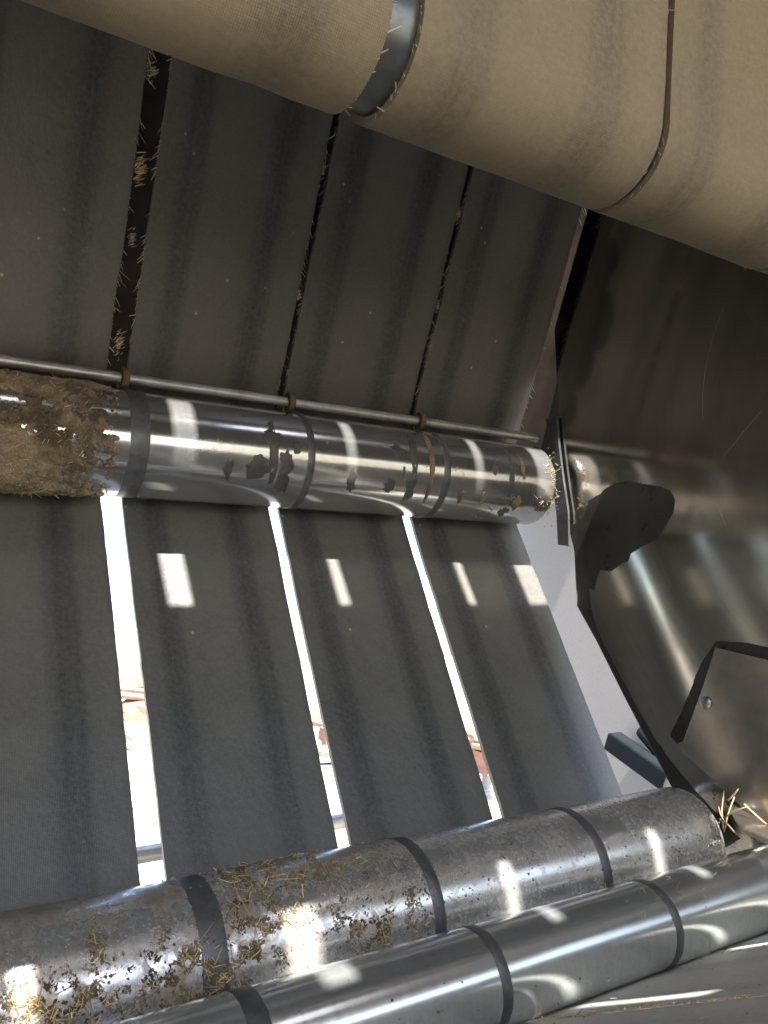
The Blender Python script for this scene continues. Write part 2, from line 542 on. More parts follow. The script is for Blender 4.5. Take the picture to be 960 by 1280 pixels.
def chip(bm, p, nrm, size, thick):
    """one crumb of dirt: an irregular flat pebble lying on a surface"""
    nrm = nrm.normalized()
    u = nrm.cross(Vector((random.uniform(-1, 1), random.uniform(-1, 1), random.uniform(-1, 1)))).normalized()
    v = nrm.cross(u)
    k = random.choice((5, 6))
    asp = random.uniform(0.45, 1.0)
    lo, hi = [], []
    for i in range(k):
        a = 2 * PI * i / k + random.uniform(-0.3, 0.3)
        q = (u * math.cos(a) * asp + v * math.sin(a)) * size * random.uniform(0.7, 1.15)
        lo.append(bm.verts.new(p + q - nrm * 0.0006))
        hi.append(bm.verts.new(p + q * 0.7 + nrm * thick * random.uniform(0.6, 1.1)))
    top = bm.verts.new(p + nrm * thick * random.uniform(0.9, 1.5))
    for i in range(k):
        j = (i + 1) % k
        bm.faces.new((lo[i], lo[j], hi[j], hi[i]))
        bm.faces.new((hi[i], hi[j], top))

# ------------------------------------------------------------------ ground outside
bm = bmesh.new()
bmesh.ops.create_grid(bm, x_segments=8, y_segments=8, size=400)
me = bpy.data.meshes.new('ground'); bm.to_mesh(me); bm.free()
me.materials.append(MAT['ground'])
gr = bpy.data.objects.new('ground', me); col.objects.link(gr); gr['kind'] = 'structure'

# ------------------------------------------------------------------ side walls and sheets of the machine, added light blockers
XW = 1.27
def wall_pts(pxs, X):
    out = []
    for p in pxs:
        q = at_x(p[0], p[1], X)
        out.append((q.y, q.z))
    return out

edge_px = [(693, 412), (700, 545), (708, 640), (718, 690), (721, 757), (745, 800), (780, 870), (840, 985), (905, 1062)]
rear = wall_pts(edge_px, XW)
top_pt = wall_pts([(738, 250)], XW)[0]
wall_outline = [(0.95, 1.62), (top_pt[0] + 0.02, top_pt[1] + 0.25), top_pt] + rear + [(0.80, -0.75), (0.5, -0.85), (-0.9, -0.85), (-0.9, 1.25)]
t = thing('side_wall', (XW, 0.3, -0.85), 'burnished steel side wall of the chamber with dark patches of old paint, at the right', 'wall panel')
bm = slab_poly(wall_outline, XW, XW + 0.006)
wl = obj('steel_sheet', bm, MAT['wall'], t)

def film(name, pxs, X, mat, parent, thick=0.0005, jag=0.0022, sub=5, seed=0):
    """a thin leaf of paint on the wall, with a torn edge"""
    pts = wall_pts(pxs, X)
    out = []
    n = len(pts)
    for i in range(n):
        a, b = Vector(pts[i]), Vector(pts[(i + 1) % n])
        for k in range(sub):
            q = a.lerp(b, k / sub)
            w1 = mnoise.noise(Vector((q.x * 60, q.y * 60, seed))) + 0.6 * mnoise.noise(Vector((q.x * 170, q.y * 170, seed + 9)))
            nn = Vector((-(b - a).y, (b - a).x))
            if nn.length > 0: nn.normalize()
            out.append(tuple(q + nn * w1 * jag))
    b2 = bmesh.new()
    vs = [b2.verts.new((X - thick, z, y)) for z, y in out]
    vb = [b2.verts.new((X + 0.001, z, y)) for z, y in out]
    for tri in tessellate_polygon([[Vector((z, y, 0)) for z, y in out]]):
        b2.faces.new([vs[k] for k in tri])
    for i in range(len(vs)):
        j = (i + 1) % len(vs)
        b2.faces.new((vs[i], vb[i], vb[j], vs[j]))
    bmesh.ops.recalc_face_normals(b2, faces=b2.faces)
    return obj(name, b2, mat, parent)

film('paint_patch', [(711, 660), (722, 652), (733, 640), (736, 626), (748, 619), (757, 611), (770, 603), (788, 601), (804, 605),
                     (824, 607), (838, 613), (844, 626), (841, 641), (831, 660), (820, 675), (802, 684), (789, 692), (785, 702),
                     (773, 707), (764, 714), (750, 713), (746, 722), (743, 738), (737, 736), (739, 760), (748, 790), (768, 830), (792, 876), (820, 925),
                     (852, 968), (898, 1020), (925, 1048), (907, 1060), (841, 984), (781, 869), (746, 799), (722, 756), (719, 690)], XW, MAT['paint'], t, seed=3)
# wear plate bolted over the wall, with a dark margin of paint round it
film('paint_patch', [(896, 801), (930, 803), (975, 812), (1010, 822), (1008, 836), (960, 900), (880, 905), (856, 925), (846, 930), (838, 918), (851, 890), (866, 856), (869, 844), (881, 822)], XW - 0.0006, MAT['paint'], t, jag=0.0014, seed=23)

tp = thing('wear_plate', (XW - 0.006, 0.75, -0.5), 'dull steel plate with a cut corner bolted low on the burnished wall', 'plate')
XP = XW - 0.0015
pl = wall_pts([(894, 809), (1000, 834), (1120, 880), (1120, 1180), (1010, 1090), (905, 988), (850, 937), (877, 862)], XP - 0.005)
obj('plate_sheet', slab_poly(pl, XP - 0.005, XP, 0.0008), MAT['plate'], tp)
bp = at_x(882, 878, XP - 0.006)
bm = lathe([(XP - 0.005, 0.0), (XP - 0.0051, 0.0115), (XP - 0.0075, 0.0112), (XP - 0.0105, 0.0085), (XP - 0.012, 0.0045), (XP - 0.0124, 0.0)], bp.y, bp.z, 32)
o = obj('bolt', bm, MAT['rod'], tp, smooth=True)

# left wall of the chamber and sheets behind the belts
tl = slab_poly([(1.45, -0.2), (1.15, 1.7), (-0.9, 1.3), (-0.9, -0.85), (0.6, -0.85)], -0.36, -0.35)
o = obj('chamber_side_wall', tl, MAT['wall'], origin=(-0.35, 0.3, -0.85)); tag(o, kind='structure')

# pale side sheet of the machine beyond the belts
o = obj('outer_side_sheet', slab_poly([(0.9, -0.85), (1.50, -0.9), (1.56, -0.65), (1.68, -0.2), (1.72, 0.10), (1.72, 0.20), (1.20, 0.26)], 1.46, 1.468), MAT['pale'], origin=(1.46, 1.6, -0.85))
sheet_thing = o
tag(o, 'flat pale grey painted sheet seen between the right belt edge and the steel wall', 'panel')

o = obj('shaded_side_sheet', slab_poly([(1.25, 0.165), (1.66, 0.125), (1.66, 1.81), (0.5, 1.81), (1.0, 0.9)], 1.46, 1.468), MAT['bracket'], origin=(1.46, 1.6, 0.13))  # dark sheet added where the upper side panel is only in shade
tag(o, kind='structure')

# dark brown sheet standing in for the shaded return belts behind the upper belts
bm = slab_poly([(1.60, 0.12), (1.606, 0.12), (1.12, 1.80), (1.11, 1.80)], -0.36, 1.46)
o = obj('rear_shade_sheet', bm, MAT['shade_brown'], origin=(0.5, 1.6, 0.12))
tag(o, 'dark brown sheet standing in for shaded belts behind the slits of the upper belts', 'panel')

# unseen plates added overhead to block the sun; this one shades the tan belts
bm = slab_poly([(0.02, 1.20), (0.655, 1.13), (0.655, 1.138), (0.02, 1.208)], -0.35, 1.27)
o = obj('sun_blocker', bm, MAT['shade_brown'], origin=(0.45, 0.36, 1.16)); tag(o, kind='structure')
bm = slab_poly([(0.785, 1.40), (0.965, 1.40), (0.965, 1.408), (0.785, 1.408)], -0.35, 1.27)  # added to keep the sun off the upper belts
o = obj('sun_blocker', bm, MAT['shade_brown'], origin=(0.45, 0.87, 1.40)); tag(o, kind='structure')
bm = slab_poly([(-0.186, 1.20), (-0.104, 1.20), (-0.104, 1.208), (-0.186, 1.208)], -0.35, 1.27)  # added to shade the face of the front roller
o = obj('sun_blocker', bm, MAT['shade_brown'], origin=(0.45, -0.12, 1.20)); tag(o, kind='structure')

bm = slab_poly([(0.5, 1.815), (1.13, 1.802), (1.13, 1.81), (0.5, 1.823)], -0.36, 1.46)  # added to keep the sun from falling in behind the upper belts
o = obj('sun_blocker', bm, MAT['shade_brown'], origin=(0.5, 0.8, 1.81)); tag(o, kind='structure')
bm = box((0.55, 1.545, 0.126), (1.82, 0.13, 0.008))  # unseen shelf added to stop light from below reaching behind the upper belts
o = obj('rear_light_blocker', bm, MAT['shade_brown'], origin=(0.55, 1.545, 0.12)); tag(o, kind='structure')
bm = slab_poly([(-0.9, 1.18), (-0.314, 1.20), (-0.314, 1.208), (-0.9, 1.188)], -0.35, 1.27)  # added to keep the sun off the near part of the front belts
o = obj('sun_blocker', bm, MAT['shade_brown'], origin=(0.45, -0.6, 1.19)); tag(o, kind='structure')
# floor
bm = box((0.46, 0.20, -0.85), (1.62, 1.3, 0.008))
o = obj('floor_plate', bm, MAT['floor'], origin=(0.46, 0.3, -0.85)); tag(o, kind='structure')

# ------------------------------------------------------------------ belts
def arc(c, r, a0, a1, n):
    return [(c[0] + r * math.cos(math.radians(a0 + (a1 - a0) * k / n)), c[1] + r * math.sin(math.radians(a0 + (a1 - a0) * k / n))) for k in range(n + 1)]

def seg(a, b, n):
    return [(a[0] + (b[0] - a[0]) * k / n, a[1] + (b[1] - a[1]) * k / n) for k in range(n + 1)]

MID = (1.350, 0.1336); RM = 0.0887
low_dir = (0.5446, 0.8387)
a_low = math.degrees(math.atan2(-low_dir[0], low_dir[1]))      # outward normal of the lower run
up_dir = (-0.342, 0.940)
a_up = math.degrees(math.atan2(0.342, 0.940))
RB = RM + 0.001
pL = (MID[0] + RB * math.cos(math.radians(a_low)), MID[1] + RB * math.sin(math.radians(a_low)))
pU = (MID[0] + RB * math.cos(math.radians(a_up)), MID[1] + RB * math.sin(math.radians(a_up)))
start = (pL[0] - 1.2 * low_dir[0], pL[1] - 1.2 * low_dir[1])
upend = (pU[0] + 1.48 * up_dir[0], pU[1] + 1.48 * up_dir[1])
TC = (upend[0] - 0.09 * math.cos(math.radians(a_up)), upend[1] - 0.09 * math.sin(math.radians(a_up)))
path_back = seg(start, pL, 60)[:-1] + arc(MID, RB, a_low, a_up, 14)[:-1] + seg(pU, upend, 60)[:-1] + arc(TC, 0.09, a_up, 101, 12)
last = path_back[-1]
path_back += seg(last, (last[0] - 2.2, last[1] - 0.427), 36)[1:]
i_mid = 60 + 7
i_top = 60 + 14 + 60

def belt(name, path, thick, left, right, mat, label, cat, group, closed=False, wob=0.0022, seed=0, cols=8):
    """left(i), right(i): X of the two edges at point i of the path; path is the inner face"""
    n = len(path)
    bm = bmesh.new()
    uvl = bm.loops.layers.uv.new('UVMap')
    inner, outer, S = [], [], []
    s = 0.0
    for i, p in enumerate(path):
        a = path[(i - 1) % n] if (closed or i > 0) else path[0]
        b = path[(i + 1) % n] if (closed or i < n - 1) else path[-1]
        tx, ty = b[0] - a[0], b[1] - a[1]
        L = math.hypot(tx, ty); nx, ny = ty / L, -tx / L
        if i: s += math.hypot(p[0] - path[i - 1][0], p[1] - path[i - 1][1])
        S.append(s)
        x0 = left(i) + wob * (mnoise.noise(Vector((s * 9, seed, 0))) + 0.5 * mnoise.noise(Vector((s * 60, seed, 4))))
        x1 = right(i) + wob * (mnoise.noise(Vector((s * 9, seed, 7))) + 0.5 * mnoise.noise(Vector((s * 60, seed, 2))))
        ri, ro = [], []
        for k in range(cols + 1):
            X = x0 + (x1 - x0) * k / cols
            curl = 0.0018 * mnoise.noise(Vector((k * 0.7, s * 3.0, seed)))
            ri.append(bm.verts.new((X, p[0] + nx * curl, p[1] + ny * curl)))
            ro.append(bm.verts.new((X, p[0] + nx * (thick + curl), p[1] + ny * (thick + curl))))
        inner.append(ri); outer.append(ro)
    total = s + (math.hypot(path[0][0] - path[-1][0], path[0][1] - path[-1][1]) if closed else 0)
    def face(vs, uvs):
        f = bm.faces.new(vs)
        f.smooth = True
        for l, uv in zip(f.loops, uvs): l[uvl].uv = uv
        return f
    for i in range(n if closed else n - 1):
        j = (i + 1) % n
        s0, s1 = S[i], (S[j] if j else total)
        for k in range(cols):
            u0, u1 = k / cols, (k + 1) / cols
            face((inner[i][k], inner[j][k], inner[j][k + 1], inner[i][k + 1]), ((u0, s0), (u0, s1), (u1, s1), (u1, s0)))
            face((outer[i][k], outer[i][k + 1], outer[j][k + 1], outer[j][k]), ((u0, s0), (u1, s0), (u1, s1), (u0, s1)))
        for k, u in ((0, 0.0), (cols, 1.0)):
            f = face((inner[i][k], outer[i][k], outer[j][k], inner[j][k]), ((u, s0), (u, s0), (u, s1), (u, s1)))
            f.smooth = False
            for e in f.edges: e.smooth = False
    if not closed:
        for i in (0, n - 1):
            for k in range(cols):
                face((inner[i][k], inner[i][k + 1], outer[i][k + 1], outer[i][k]), ((0, S[i]),) * 4)
    bmesh.ops.recalc_face_normals(bm, faces=bm.faces)
    org = (0.5 * (left(0) + right(0)), path[0][0], path[0][1])
    o = obj(name, bm, mat, origin=org)
    tag(o, label, cat, group)
    return o

def frayed(parent, path, i0, i1, Xf, side, n, thick, seed, long=0.02):
    """loose threads along one edge of a belt"""
    rnd = random.Random(seed)
    bm = bmesh.new()
    for _ in range(n):
        f = rnd.uniform(i0, i1)
        i = int(f); t_ = f - i
        clump = mnoise.noise(Vector((f * 0.35, seed, 0)))
        if rnd.random() > 0.3 + 1.5 * clump: continue
        a, b = path[i], path[min(i + 1, len(path) - 1)]
        z, y = a[0] + (b[0] - a[0]) * t_, a[1] + (b[1] - a[1]) * t_
        tx, ty = b[0] - a[0], b[1] - a[1]; L = math.hypot(tx, ty)
        d = Vector((side * rnd.uniform(0.15, 0.8), -tx / L * rnd.uniform(0.3, 1), -ty / L * rnd.uniform(0.3, 1)))
        d += Vector((0, rnd.uniform(-.25, .25), rnd.uniform(-.25, .25)))
        k = rnd.random()
        LL = rnd.uniform(0.002, 0.006) if k < 0.9 else rnd.uniform(0.010, long)
        p = Vector((Xf(i) - side * 0.001, z + ty / L * thick * rnd.random(), y - tx / L * thick * rnd.random()))
        sliver(bm, p, d, LL, 0.0004 if k < .9 else 0.0007)
    return obj('frayed_thread', bm, MAT['fibre'], parent, kind='stuff')

# X of the slit centres along the rear run: lower run, at the roller, upper run
def slit(lo, mid, up, over=None):
    def f(i):
        if over is not None and i > i_top + 14: return over
        if i <= i_mid: t_ = max(0.0, i / i_mid); return lo + (mid - lo) * t_ ** 2
        t_ = min(1.0, (i - i_mid) / 50.0); return mid + (up - mid) * t_
    return f
sl = [slit(0.026, 0.026, 0.026), slit(0.339, 0.329, 0.323), slit(0.628, 0.634, 0.634), slit(0.934, 0.938, 0.932), slit(1.247, 1.240, 1.236, 1.09)]
def wid(lo, up, over, flare=0.0):
    def f(i):
        if i < i_mid - 5: return lo + flare * (1 - i / (i_mid - 5.0))
        if i < i_top: return lo + (up - lo) * min(1, (i - i_mid + 5) / 10)
        return over
    return f
sw = [wid(0.014, 0.014, 0.015), wid(0.035, 0.036, 0.038), wid(0.0205, 0.013, 0.020, 0.004), wid(0.022, 0.013, 0.020, 0.008), wid(0, 0, 0)]
back_labels = [
    'dark rubber belt at the far left, hardly in view beside the steel roller',
    'dark rubber belt left of the widest slit, passing behind the mud crusted roller',
    'dark rubber belt between the widest slit and the middle slit of light',
    'dark rubber belt between the two narrow slits of light',
    'dark rubber belt beside the pale grey sheet, last on the right',
]
back_belts = []
for b in range(5):
    if b == 0: lf = (lambda i: -0.29)
    else: lf = (lambda i, b=b: sl[b - 1](i) + sw[b - 1](i) / 2)
    rf = (lambda i, b=b: sl[b](i) - sw[b](i) / 2)
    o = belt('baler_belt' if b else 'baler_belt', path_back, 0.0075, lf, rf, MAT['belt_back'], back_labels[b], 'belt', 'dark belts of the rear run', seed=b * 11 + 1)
    back_belts.append((o, lf, rf))
    if b == 0:
        for k in ('label', 'category', 'group'): del o[k]
        o['kind'] = 'structure'
    if b:
        frayed(o, path_back, 76, 118, lf, -1, 1300, 0.0075, b * 3 + 1)
        frayed(o, path_back, 76, 118, rf, 1, 1300, 0.0075, b * 3 + 2, 0.026)
        frayed(o, path_back, 5, 60, lf, -1, 60, 0.0075, b * 3 + 90, 0.006)
        frayed(o, path_back, 5, 60, rf, 1, 60, 0.0075, b * 3 + 91, 0.006)

# tan belts hanging round the upper roller
TR = (0.575, 0.418); TR2 = (0.575, 0.95); RT = 0.0578
path_tan = arc(TR, RT, 180, 360, 28) + seg((TR[0] + RT, TR[1]), (TR2[0] + RT, TR2[1]), 14)[1:-1] + arc(TR2, RT, 0, 180, 28) + seg((TR2[0] - RT, TR2[1]), (TR[0] - RT, TR[1]), 14)[1:-1]
# give the path its outward side: run it so that the outer face points away from the roller
tan_slits = [(0.021, 0.012), (0.321, 0.028), (0.622, 0.0095), (0.904, 0.012), (1.232, 0.0)]
tan_labels = [
    'tan dusty belt at the far left, mostly out of view',
    'tan dusty belt curling overhead at the left, left of the wide dark slit',
    'tan dusty belt overhead between the wide dark slit and the thin slit',
    'tan dusty belt overhead right of the thin slit',
    'tan dusty belt at the upper right corner below the last dark slit',
]
for b in range(5):
    x0 = -0.29 if b == 0 else tan_slits[b - 1][0] + tan_slits[b - 1][1] / 2
    x1 = tan_slits[b][0] - tan_slits[b][1] / 2
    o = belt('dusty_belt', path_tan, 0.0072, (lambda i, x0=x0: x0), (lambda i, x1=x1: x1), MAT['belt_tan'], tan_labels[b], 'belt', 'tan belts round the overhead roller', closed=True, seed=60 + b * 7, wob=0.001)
    if b == 0:
        for k in ('label', 'category', 'group'): del o[k]
        o['kind'] = 'structure'
    if b:
        frayed(o, path_tan, 0, 27, (lambda i, x0=x0: x0), -1, 160, 0.0072, b * 5 + 200, 0.01)
        frayed(o, path_tan, 71, 82, (lambda i, x0=x0: x0), -1, 60, 0.0072, b * 5 + 230, 0.01)
        frayed(o, path_tan, 0, 27, (lambda i, x1=x1: x1), 1, 160, 0.0072, b * 5 + 201, 0.016)
        frayed(o, path_tan, 71, 82, (lambda i, x1=x1: x1), 1, 60, 0.0072, b * 5 + 231, 0.016)

# dusty belts rising under the viewer from beneath the front roller
FRO = (0.7513, -0.5222); RF = 0.0573
A_F = 239.0
rd = (math.cos(math.radians(A_F + 90)), math.sin(math.radians(A_F + 90)))      # along the ramp, towards the roller
pF = (FRO[0] + (RF + 0.001) * math.cos(math.radians(A_F)), FRO[1] + (RF + 0.001) * math.sin(math.radians(A_F)))
path_front = seg((pF[0] - 1.4 * rd[0], pF[1] - 1.4 * rd[1]), pF, 50)[:-1] + arc(FRO, RF + 0.001, A_F, 330, 10)
front_slits = [(0.05, 0.012), (0.375, 0.012), (0.698, 0.010), (1.020, 0.009), (1.245, 0.0)]
front_labels = [None, 'dusty grey belt rising at the bottom edge below the thin front roller', 'dusty grey belt in the bottom right corner, below the straw filled slit',
                'dusty grey belt at the bottom right carrying the long streak of sunlight', 'dusty grey belt end nearest the steel wall, lower right']
for b in range(1, 5):
    x0 = front_slits[b - 1][0] + front_slits[b - 1][1] / 2
    x1 = front_slits[b][0] - front_slits[b][1] / 2
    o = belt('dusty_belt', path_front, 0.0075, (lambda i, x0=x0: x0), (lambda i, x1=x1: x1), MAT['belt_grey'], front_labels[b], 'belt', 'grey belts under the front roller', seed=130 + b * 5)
    frayed(o, path_front, 30, 50, (lambda i, x0=x0: x0), -1, 420, -0.001, b * 5 + 300, 0.016)
    frayed(o, path_front, 30, 50, (lambda i, x1=x1: x1), 1, 420, -0.001, b * 5 + 301, 0.02)

# ------------------------------------------------------------------ rollers
def roller(name, c, r, x0, x1, mat, label, rings, ringw, cap=True, bev=0.012):
    t_ = thing(name, (0.5 * (x0 + x1), c[0], c[1] - r), label, 'roller')
    prof = [(x0, 0.0), (x0, r - 0.004), (x0 + 0.004, r)]
    n = 40
    for k in range(1, n): prof.append((x0 + 0.004 + (x1 - bev - x0 - 0.004) * k / n, r))
    prof += [(x1 - bev, r), (x1 - bev * 0.6, r - bev * 0.12), (x1 - bev * 0.25, r - bev * 0.4), (x1, r - bev), (x1, r - bev - 0.004), (x1 - 0.006, r - bev - 0.006), (x1 - 0.006, 0.0)]
    o = obj('roller_shell', lathe(prof, c[0], c[1]), mat, t_)
    smooth_by_angle(o, 50)
    for X, w_ in zip(rings, ringw):
        b_ = bmesh.new()
        segn = 128
        rows = []
        for q, dr in ((-0.5, -0.0002), (-0.46, 0.00035), (0.46, 0.00035), (0.5, -0.0002)):
            row = []
            for k in range(segn):
                a = 2 * PI * k / segn
                j = 0.0009 * (mnoise.noise(Vector((math.cos(a) * 5, math.sin(a) * 5, X * 9 + (1 if q > 0 else 3)))) + .8 * mnoise.noise(Vector((math.cos(a) * 22, math.sin(a) * 22, X * 9 + (1 if q > 0 else 3)))))
                row.append(b_.verts.new((X + q * w_ + j, c[0] + (r + dr) * math.cos(a), c[1] + (r + dr) * math.sin(a))))
            rows.append(row)
        for a_, b2 in zip(rows, rows[1:]):
            for k in range(segn): b_.faces.new((a_[k], a_[(k + 1) % segn], b2[(k + 1) % segn], b2[k]))
        bmesh.ops.recalc_face_normals(b_, faces=b_.faces)
        ro = obj('wear_ring', b_, MAT['ring'], t_, smooth=True)
    # stub shaft
    b_ = lathe([(x1 - 0.006, 0.03), (x1 + 0.02, 0.03), (x1 + 0.02, 0.0)], c[0], c[1], 32)
    o = obj('shaft', b_, MAT['bracket'], t_); smooth_by_angle(o)
    return t_

LOW = (0.9017, -0.4978); RL = 0.0875
FRO = (0.7513, -0.5222); RF = 0.0573
mid = roller('steel_roller', MID, RM, -0.33, 1.235, MAT['roller_mid'], 'polished steel roller across the middle, its left end caked in mud', (0.338, 0.638, 0.937), (0.032, 0.015, 0.017))
low = roller('steel_roller', LOW, RL, -0.33, 1.225, MAT['roller_low'], 'scuffed steel roller below the belts with hay stuck to it', (0.333, 0.629, 0.933), (0.031, 0.019, 0.019), bev=0.02)
fro = roller('steel_roller', FRO, RF, -0.33, 1.26, MAT['roller_front'], 'thin clean steel roller in the lower right, in front of the scuffed one', (0.34, 0.637, 0.94), (0.024, 0.016, 0.016))
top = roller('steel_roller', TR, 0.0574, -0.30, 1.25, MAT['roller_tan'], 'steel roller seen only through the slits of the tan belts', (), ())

def on_cyl(c, r, X, a):
    """a in degrees in the (z, y) plane"""
    ar = math.radians(a)
    n_ = Vector((0, math.cos(ar), math.sin(ar)))
    return Vector((X, c[0], c[1])) + n_ * r, n_

def patch(parent, name, c, r, X, a, sx, sa, seed, mat, thick=0.0005, lobes=44):
    """an irregular flake lying on a roller; sx in metres, sa in degrees"""
    b_ = bmesh.new()
    cen, n0 = on_cyl(c, r + thick * 1.2, X, a)
    rings = []
    for q in (0.35, 0.7, 0.95, 1.0):
        row = []
        for k in range(lobes):
            th = 2 * PI * k / lobes
            rad = 1 + 0.5 * mnoise.noise(Vector((math.cos(th) * 1.6, math.sin(th) * 1.6, seed))) + 0.32 * mnoise.noise(Vector((math.cos(th) * 2.6, math.sin(th) * 2.6, seed + 5))) + 0.10 * mnoise.noise(Vector((math.cos(th) * 9, math.sin(th) * 9, seed + 8)))
            p, _ = on_cyl(c, r + (thick if q < 1 else -0.0003), X + math.cos(th) * sx * rad * q, a + math.sin(th) * sa * rad * q)
            row.append(b_.verts.new(p))
        rings.append(row)
    cv = b_.verts.new(cen)
    for k in range(lobes):
        b_.faces.new((cv, rings[0][k], rings[0][(k + 1) % lobes]))
    for p_, q_ in zip(rings, rings[1:]):
        for k in range(lobes): b_.faces.new((p_[k], q_[k], q_[(k + 1) % lobes], p_[(k + 1) % lobes]))
    bmesh.ops.recalc_face_normals(b_, faces=b_.faces)
    return obj(name, b_, mat, parent, smooth=True)

def spot(px, py, c, r):
    """where the line of sight through a point of the picture meets a roller: X and angle"""
    d = sight(px, py)
    A = d.y ** 2 + d.z ** 2; B = -2 * (d.y * c[0] + d.z * c[1]); C = c[0] ** 2 + c[1] ** 2 - r * r
    D = B * B - 4 * A * C
    if D < 0: D = 0
    t_ = (-B - math.sqrt(D)) / (2 * A)
    return d.x * t_, math.degrees(math.atan2(d.z * t_ - c[1], d.y * t_ - c[0]))

# paint flakes left on the middle roller (photo positions, sizes in pixels)
for i, (px, py, sx, sy, mt) in enumerate([(286, 586, 8, 11, 'flake'), (322, 583, 20, 14, 'flake'), (342, 566, 9, 22, 'flake'), (358, 580, 13, 17, 'flake'), (352, 604, 12, 14, 'flake'),
                                          (340, 545, 16, 7, 'flake'), (440, 600, 10, 15, 'flake'), (486, 608, 12, 8, 'flake'), (512, 612, 11, 14, 'flake'), (498, 563, 14, 7, 'flake'), (519, 574, 7, 14, 'flake'),
                                          (540, 578, 6, 19, 'gold'), (576, 621, 6, 8, 'gold'), (604, 622, 6, 7, 'gold'), (619, 585, 7, 9, 'flake'), (646, 628, 9, 9, 'gold'), (653, 583, 5, 14, 'gold'), (628, 640, 12, 5, 'flake'), (662, 612, 7, 9, 'flake'), (640, 598, 5, 7, 'flake'), (372, 560, 6, 9, 'flake'), (505, 590, 3, 7, 'flake')]):
    X, a = spot(px, py, MID, RM)
    X2, a2 = spot(px, py + sy, MID, RM)
    patch(mid, 'paint_flake' if mt == 'flake' else 'mud_fleck', MID, RM, X, a, sx * 0.0011, min(40, max(3, abs(a2 - a))), i * 1.7, MAT[mt], 0.0005 if mt == 'flake' else 0.0015)

# mud crust on the left end of the middle roller
bm = bmesh.new()
nx, na = 200, 240
Xa, Xb = -0.32, 0.305
grid = {}
def crust_h(X, a):
    ar = math.radians(a)
    p = Vector((X * 14, math.cos(ar) * 1.3, math.sin(ar) * 1.3))
    h = 0.34 + 0.7 * mnoise.noise(p * 0.9) + 0.6 * mnoise.noise(p * 2.7) + 0.5 * mnoise.noise(p * 7)
    # a band wiped nearly clean near the top, and thinning towards the slit
    dband = (a - 152) / 9.0
    h -= 0.75 * math.exp(-dband * dband) * (0.6 + mnoise.noise(Vector((X * 18, 3, 1))))
    dl = (a - 222) / 16.0
    h -= 0.5 * math.exp(-dl * dl) * max(0, min(1, (X - 0.22) / 0.06))
    if X > 0.275: h -= (X - 0.275) / 0.03 * (0.65 + 0.6 * mnoise.noise(Vector((ar * 9, 7, 3))))
    return h
for i in range(nx + 1):
    for j in range(na):
        X = Xa + (Xb - Xa) * i / nx
        a = 360.0 * j / na
        h = crust_h(X, a)
        rr = RM + max(-0.0008, 0.0048 * min(1.0, max(-0.2, h)) ** 0.6 if h > 0 else -0.0008) + (0.0022 * mnoise.noise(Vector((X * 150, math.cos(math.radians(a)) * 14, math.sin(math.radians(a)) * 14))) if h > 0.05 else 0)
        p, _ = on_cyl(MID, rr, X, a)
        grid[i, j] = (bm.verts.new(p), h)
for i in range(nx):
    for j in range(na):
        q = [grid[i, j], grid[i + 1, j], grid[i + 1, (j + 1) % na], grid[i, (j + 1) % na]]
        if max(v[1] for v in q) > 0.0: bm.faces.new([v[0] for v in q])
bmesh.ops.delete(bm, geom=[v for v in bm.verts if not v.link_faces], context='VERTS')
bmesh.ops.recalc_face_normals(bm, faces=bm.faces)
obj('mud_crust', bm, MAT['mud'], mid, kind='stuff')
rnd = random.Random(5)
bm = bmesh.new(); bs = bmesh.new()
for _ in range(7500):
    X = rnd.uniform(0.10, 0.305); a = rnd.uniform(95, 275)
    h = crust_h(X, a)
    if h < 0.02 and rnd.random() > 0.12: continue
    rr = RM + (0.0042 * min(1, h) ** 0.6 if h > 0 else 0.0)
    p, n_ = on_cyl(MID, rr, X, a)
    n_ = n_ + Vector((rnd.uniform(-.5, .5), rnd.uniform(-.5, .5), rnd.uniform(-.5, .5)))
    k = rnd.random()
    if k < 0.07: chip(bm, p, n_, rnd.uniform(0.004, 0.009), rnd.uniform(0.0015, 0.0032))
    elif k < 0.965: chip(bm, p, n_, rnd.uniform(0.001, 0.0044), rnd.uniform(0.0006, 0.0022))
    else:
        d = n_.cross(Vector((rnd.uniform(-1, 1), rnd.uniform(-1, 1), rnd.uniform(-1, 1)))) + n_ * 0.25
        sliver(bs, p + n_ * 0.001, d, rnd.uniform(0.004, 0.013), rnd.uniform(0.0003, 0.0007))
obj('mud_crumb', bm, MAT['crumb'], mid, kind='stuff')
obj('hay_bit', bs, MAT['straw'], mid, kind='stuff')

